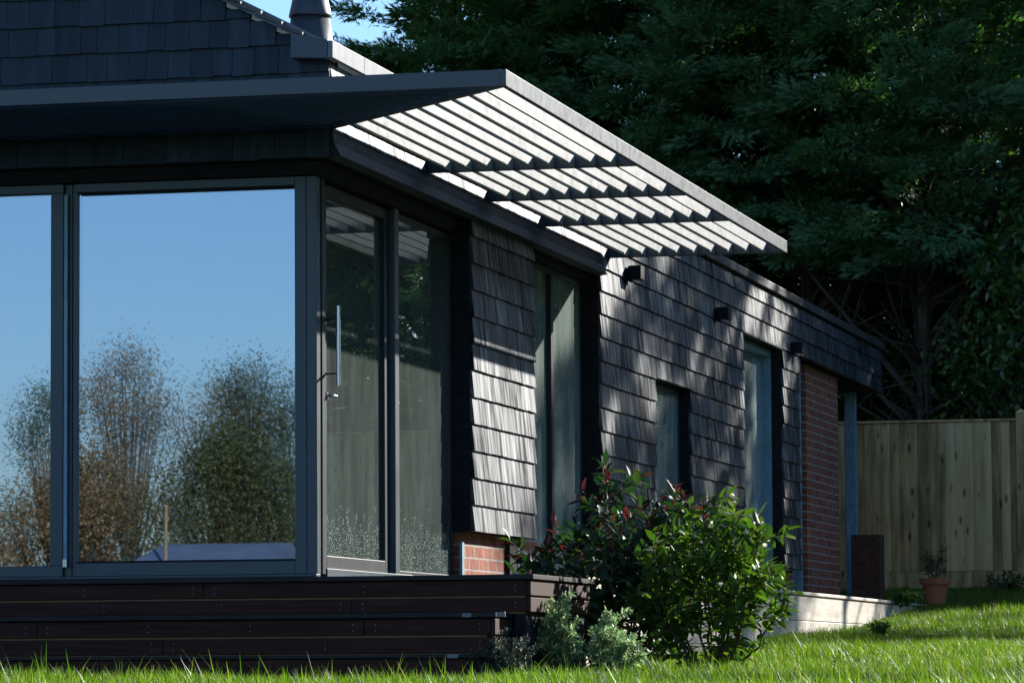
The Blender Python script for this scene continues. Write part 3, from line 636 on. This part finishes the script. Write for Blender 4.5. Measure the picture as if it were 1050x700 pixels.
# ------------------------------------------------------------------ trees
def sprays(C_, D_, U_, L, g, k=6):
    """flat feathery frond at each point: k slender triangles, spread along a short stalk"""
    n = len(C_); D_ = unit(D_); up = unit(U_); s = unit(np.cross(D_, up)); V_ = []
    for i in range(k):
        sg = (-1)**i; a = sg*(.75-.12*i) if i < k-1 else 0.; st = (i/k)*.5
        d = D_*math.cos(a) + s*math.sin(a); ln = L*(.75-.05*i if i < k-1 else 1.)*g.uniform(.75, 1.1, n); p = np.cross(d, up)
        b = C_ + D_*(L*st)[:, None]; wv = (L*.115)[:, None]
        V_ += [b + p*wv, b - p*wv, b + d*ln[:, None] - np.array([0, 0, 1.])*(ln*.15)[:, None]]
    return np.stack(V_, 1).reshape(-1, 3)
def conifer(name, base, H, R, hb_, seed, mat='conifer', nb=300, per=8, nf=54, label='', sl=.090):
    g = np.random.default_rng(seed); r = random.Random(seed); root = empty(name, base, label, 'conifer')
    bx, by, bz = base; tr = MB()
    tr.tube([(bx + .05*math.sin(i), by + .05*math.cos(i*1.3), bz-.2+H*i/8) for i in range(9)], [.095*(1-i/8.6) for i in range(9)], 8)
    for i in range(5):
        az = i*1.9 + r.uniform(-.3, .3); c = curve_pts((bx, by, bz+r.uniform(1.0, 2.2)), (math.cos(az), math.sin(az), 1.2), r.uniform(2.0, 3.0), 8, -.03, .12, r); tr.tube(c, [.05*(1-j/9) for j in range(9)], 6)
    C_ = []; D_ = []; U_ = []
    for i in range(nb):
        h = hb_ + (H-hb_)*((i+r.random())/nb)**1.15; u = (h-hb_)/(H-hb_); az = i*2.39996 + r.uniform(-.4, .4)
        Lb = R*(1-u)**.55*(.55+.45*min(1, u*6+.4))*r.uniform(.7, 1.15); ev = r.uniform(-.1, .85)
        d = np.array([math.cos(az), math.sin(az), ev]); side = np.array([-math.sin(az), math.cos(az), 0])
        for q in range(per):
            t = math.sqrt(r.uniform(.30, 1.0)); cc = np.array([bx, by, bz+h]) + d*Lb*t; cc[2] -= .22*Lb*t*t
            wv = r.gauss(0, .22)*(.5+.8*t); cc = cc + side*wv; od = d*.8 + side*wv*2.2 + np.array([0, 0, r.uniform(-.35, .35)])
            od = od/np.linalg.norm(od); sd_ = np.cross(od, [0, 0, 1.]); l_ = g.uniform(-.10, .20, nf)
            c = cc + od*l_[:, None] + sd_*(g.normal(0, .095, nf)*(1.1-2.2*np.abs(l_-.02)))[:, None]; c[:, 2] += g.normal(0, .045, nf) - .3*l_*l_
            C_.append(c); D_.append(od*.9 + (c-cc)*4.0 + g.normal(0, .22, (nf, 3)))
            U_.append(np.array([0, 0, .75]) + d*np.array([.75, .75, 0]) + g.normal(0, .30, (nf, 3)))
        if i % 5 == 0: tr.tube([(bx, by, bz+h), tuple(np.array([bx, by, bz+h]) + d*Lb*.5), tuple(np.array([bx, by, bz+h-.2*Lb]) + d*Lb*.95)], [.03, .02, .006], 4)
    # bare dead branches under the crown
    for i in range(44):
        h = r.uniform(.8, hb_+.8); az = r.uniform(0, 6.28); c = curve_pts((bx, by, bz+h), (math.cos(az), math.sin(az), r.uniform(.1, 1.0)), r.uniform(.8, 2.0), 6, -.03, .16, r)
        tr.tube(c, [.028*(1-j/6.5) for j in range(7)], 4)
        for k in range(4):
            q = curve_pts(c[2+k], (r.uniform(-1, 1), r.uniform(-1, 1), r.uniform(-.4, .8)), r.uniform(.3, .9), 4, .0, .25, r); tr.tube(q, [.009*(1-j/5) for j in range(5)], 3)
    tr.build('trunk', 'bark', root)
    C_ = np.concatenate(C_); D_ = np.concatenate(D_); v = sprays(C_, D_, np.concatenate(U_), sl*g.uniform(.7, 1.25, len(C_)), g)
    npmesh('crown', v, np.arange(len(v)).reshape(-1, 3), mat, root)
    return root
c1 = conifer('conifer_tree', (-5.9, 26.5, 1.2), 10.5, 2.3, .8, 31, 'conifer2')
c2 = conifer('conifer_tree', (-1.6, 26.2, 1.2), 10.8, 2.4, 2.9, 32)
c3 = conifer('conifer_tree', (-.15, 25.6, 1.2), 11.0, 2.2, 2.9, 33)
HG = 'conifers in the tall hedge behind the house'
def put(src, x, y, rz, s, lab, z=None):
    o = copy_tree(src); o.location = (x, y, 1.2 if z is None else z); o.rotation_euler.z = rz; o.scale = (s, s, s)
    o['label'] = lab; o['group'] = HG; return o
c1['label'] = 'paler green conifer just right of the flue, behind the canopy'; c1['group'] = HG
c2['label'] = 'dark conifer with bare lower trunk rising behind the wing roof'; c2['group'] = HG
c3['label'] = 'dark conifer with bare branching trunk behind the fence, rising over the roof end'; c3['group'] = HG
put(c1, -4.5, 27.6, 2.2, 1.02, 'paler conifer over the bright canopy corner')
put(c2, -3.3, 26.4, 2.9, 1.0, 'dark conifer behind the middle of the canopy')
put(c2, .6, 28.0, 4.1, .60, 'dark conifer set back over the far end of the canopy')
put(c3, 2.3, 26.6, 1.9, .60, 'dark conifer at the right edge of the picture above the fence')
put(c2, 4.9, 26.4, 3, .95, 'tall conifer just beyond the right edge of the picture, nearest the fence post')
c4 = conifer('conifer_tree', (7.9, 25.8, 1.2), 10.6, 2.2, 6.3, 35, nb=120, per=5, nf=44)
c4['label'] = 'high crowned conifer two trees beyond the right edge of the picture'; c4['group'] = HG
put(c4, 9.7, 26.4, .7, .95, 'high crowned conifer three trees beyond the right edge of the picture')
put(c4, 11.3, 26.0, 1.9, .86, 'outermost high crowned conifer of the hedge')

for x, y, rz, s_, lab in ((-6.5, 31.5, 3.5, 1.0, 'back row conifer seen through gaps just right of the flue'),
    (-4.9, 30, 1.5, 1.05, 'back row conifer seen through gaps above the canopy corner'), (-2.6, 30.5, 4.5, 1.0, 'back row conifer seen through gaps over the middle of the canopy'),
    (-.6, 29.6, 2.5, .70, 'back row conifer low behind the bare trunks, above the roof end'), (1.7, 30, .2, .5, 'smaller back row conifer behind the fence'),
    (3.8, 29.6, 5.2, .6, 'back row conifer behind the fence at the right edge')): put(c1, x, y, rz, s_, lab)

def broadleaf(name, base, H, R, hb_, seed, mat, n=9000, ls=.07, label='', cat='tree', ncl=40, sigma=.35, nlimb=14, group=None):
    g = np.random.default_rng(seed); r = random.Random(seed); root = empty(name, base, label, cat, group); bx, by, bz = base
    tr = MB(); tr.tube([(bx+.08*math.sin(i*1.1), by, bz-.2+H*.8*i/7) for i in range(8)], [.035*H*(.3+.0)*(1-i/7.8)+.01 for i in range(8)], 8)
    cl = []
    for i in range(ncl):
        az = r.uniform(0, 6.28); u = r.random()**.8; h = hb_+(H-hb_)*u; rr = R*math.sin(math.pi*min(.97, .18+.80*u))**.7*math.sqrt(r.uniform(.1, 1)); cl.append(np.array([bx+rr*math.cos(az), by+rr*math.sin(az), bz+h]))
        if i < nlimb*3:
            p0 = Vector((bx, by, bz+max(.4, h*.55))); p1 = Vector(cl[-1]); mid = p0.lerp(p1, .5)+Vector((0, 0, -.1*(p1-p0).length)); tr.tube([p0, mid, p1], [.03*H*.12+.012, .018, .004], 4)
            for k in range(3):
                q = curve_pts(p0.lerp(p1, r.uniform(.5, 1)), (r.uniform(-1, 1), r.uniform(-1, 1), r.uniform(0, 1)), sigma*2, 4, 0, .2, r); tr.tube(q, [.007*(1-j/5) for j in range(5)], 3)
    tr.build('trunk', 'bark', root)
    cl = np.array(cl); P_ = cl[g.integers(0, ncl, n)] + g.normal(0, sigma, (n, 3))*np.array([1, 1, .8])
    leaves('crown', P_, g.normal(0, 1, (n, 3)), np.array([0, 0, 1.])+g.normal(0, .7, (n, 3)), ls*g.uniform(.6, 1.2, n), ls*.55*g.uniform(.8, 1.2, n), mat, root)
    return root
broadleaf('laurel_bush', (1.35, 24.4, .9), 3.6, 1.0, 1.3, 41, 'laurel', 3800, .11, 'glossy leaved evergreen bush above the fence at the right', 'bush', 26, .28, 8)
broadleaf('ash_tree', (-.6, 40.0, 2.2), 12, 3.2, 5.0, 42, 'yellow', 16000, .11, 'sunlit yellow green tree behind the conifers, top right corner', 'tree', 60, .5)
broadleaf('ash_tree', (3.4, 38.0, 2.2), 11, 3.0, 4, 43, 'yellow', 9000, .12, 'sunlit yellow tree beyond the right edge, behind the hedge', 'tree', 50, .5)
# trees of the far side of the garden, mirrored in the front windows
GB = 'trees across the garden seen only in the window reflections'
for x, y, H, R, mt, n_, sd_, lab in ((-21.5, -60, 8.5, 1.7, 'autumn', 8000, 51, 'tall brown leaved tree, mirrored in the left half of the big window'), (-23.9, -62, 7.7, 1.4, 'olive', 7000, 52, 'thin green tree, mirrored in the left-hand window'),
      (-19.2, -61, 8.2, 1.4, 'olive', 7000, 53, 'slim green tree, mirrored right of the middle of the big window'), (-17.7, -60, 7.9, 1.4, 'olive', 8000, 54, 'dense olive tree, mirrored at the right of the big window'),
      (-26.5, -60, 7.8, 1.6, 'olive', 3400, 55, 'green tree across the garden beyond the left edge of the windows'), (-14.8, -62, 8.4, 1.8, 'autumn', 3000, 56, 'brown tree across the garden right of the mirrored ones'),
      (-29.5, -60, 8.4, 1.8, 'autumn', 3000, 57, 'brown tree far to the left across the garden'), (-20.6, -64, 7.9, 1.7, 'autumn', 7000, 58, 'pale brown tree standing farthest back, mirrored mid window')):
    broadleaf('garden_tree', (x, y, -2.3), H, R, .8, sd_, mt, int(n_*2.6), .062, lab, 'tree', 90, .30, 30, GB)
for i, (x, y, H, R, mt, lab) in enumerate(((-24.5, -57, 5.4, 1.8, 'autumn', 'low brown bush mirrored at the foot of the left-hand window'), (-21.4, -57, 6.0, 1.8, 'autumn', 'low brown bush mirrored at the foot of the big window, left half'),
      (-17.9, -56, 6.2, 1.8, 'olive', 'dense olive bush mirrored at the foot of the big window, right half'), (-14.5, -57, 5.4, 2.0, 'autumn', 'low brown bush right of the mirrored ones'), (-28.0, -57, 5.4, 2.2, 'autumn', 'low brown bush left of the mirrored ones'))):
    broadleaf('garden_bush', (x, y, -2.3), H, R*1.25, .1, 70+i, mt, 24000, .085, lab, 'bush', 90, .36, 30, GB)
for x, y, rz, s_, lab in ((6.0, 33.0, 2.0, 1.0, 'set back conifer mirrored in the glazed door, left one'), (8.0, 33.6, 4.0, 1.05, 'set back conifer mirrored in the glazed door, middle one'), (9.9, 34.5, 5.0, 1.0, 'set back conifer mirrored in the glazed door, right one')): put(c1, x, y, rz, s_, lab, 2.0)
broadleaf('shade_tree', (8.2, 3.8, -.5), 4.2, 1.4, 2.2, 95, 'olive', 5000, .08, 'added unseen tree beyond the right edge of the picture, put there to shade the near lawn', 'tree', 40, .3, 12)  # added out of view to cast shade on the near lawn
sh = empty('reflection_shed', (-14.8, -45.6, -2.4), 'added shed whose roof stands in for the pale blue band mirrored low in the big window', 'shed')  # invented shed, its roof makes the pale band in the window reflection
m = MB(); m.box(-16.2, -13.7, -46.4, -44.9, -2.5, 1.30); m.build('walls', 'black', sh)
m = MB(); m.add([(-16.3, -44.8, 1.29), (-13.6, -44.8, 1.29), (-13.7, -45.7, 1.62), (-16.0, -45.7, 1.62), (-16.3, -46.5, 1.29), (-13.6, -46.5, 1.29)], [(0, 1, 2, 3), (3, 2, 5, 4), (0, 3, 4), (1, 5, 2), (0, 4, 5, 1)]); m.build('roof', 'bluefelt', sh)
m = MB(); m.tube([(-15.6, -44.5, -2.4), (-15.55, -44.5, 2.25)], .028, 8); tag(m.build('wooden_stake', 'lining'), 'pale wooden stake mirrored in the big window', 'stake')
def horizon_block_hedge():  # unseen foliage added to darken the horizon that lights the side walls
    g = np.random.default_rng(99); n = 46000
    t = g.uniform(0, 1, n); px_ = np.where(t < .5, 13 + t*2*24, 26 + g.normal(0, .6, n)); py_ = np.where(t < .5, 50 + g.normal(0, 1.3, n), -6 + (t-.5)*2*56)
    px_ = px_ + np.where(t < .5, 0, g.normal(0, 1.0, n)); top = 8.2 + 1.3*np.sin(px_*.9+py_*.6) + .8*np.sin(px_*2.1+py_*1.7)
    u = g.uniform(0, 1, n)**.8; P_ = np.stack([px_, py_, gz(px_, py_)*0 - .5 + (top+.5)*u], -1)
    o = leaves('horizon_block_hedge', P_, g.normal(0, 1, (n, 3)), g.normal(0, 1, (n, 3)), g.uniform(.35, .7, n), g.uniform(.2, .4, n), 'olive')
    tag(o, 'added unseen hedge beyond the right edge, blocking bright horizon light from the side walls', 'hedge', kind='stuff')
horizon_block_hedge()
# dense evergreens low behind the bare trunks
bk = broadleaf('evergreen_bush', (-2.2, 28.8, 1.8), 3.4, 1.7, .0, 90, 'laurel', 12000, .12, 'dense dark bush low behind the wing roof', 'bush', 70, .4, 6, 'dark bushes behind the bare trunks')
for x, y, rz, s_, lab in ((-.2, 28.9, 1, 1.0, 'dense dark bush behind the bare trunk at the roof end'), (1.2, 28.6, 2.2, 1.0, 'dense dark bush behind the left part of the fence'), (2.9, 28.7, 4, 1.05, 'dense dark bush behind the fence at the right edge'),
      (4.9, 28.4, 5, 1.0, 'dense dark bush just beyond the right edge'), (-4.4, 28.8, 3, 1.0, 'dense dark bush hidden low behind the canopy')):
    o = copy_tree(bk); o.location = (x, y, 1.8); o.rotation_euler.z = rz; o.scale = (s_,)*3; o['label'] = lab
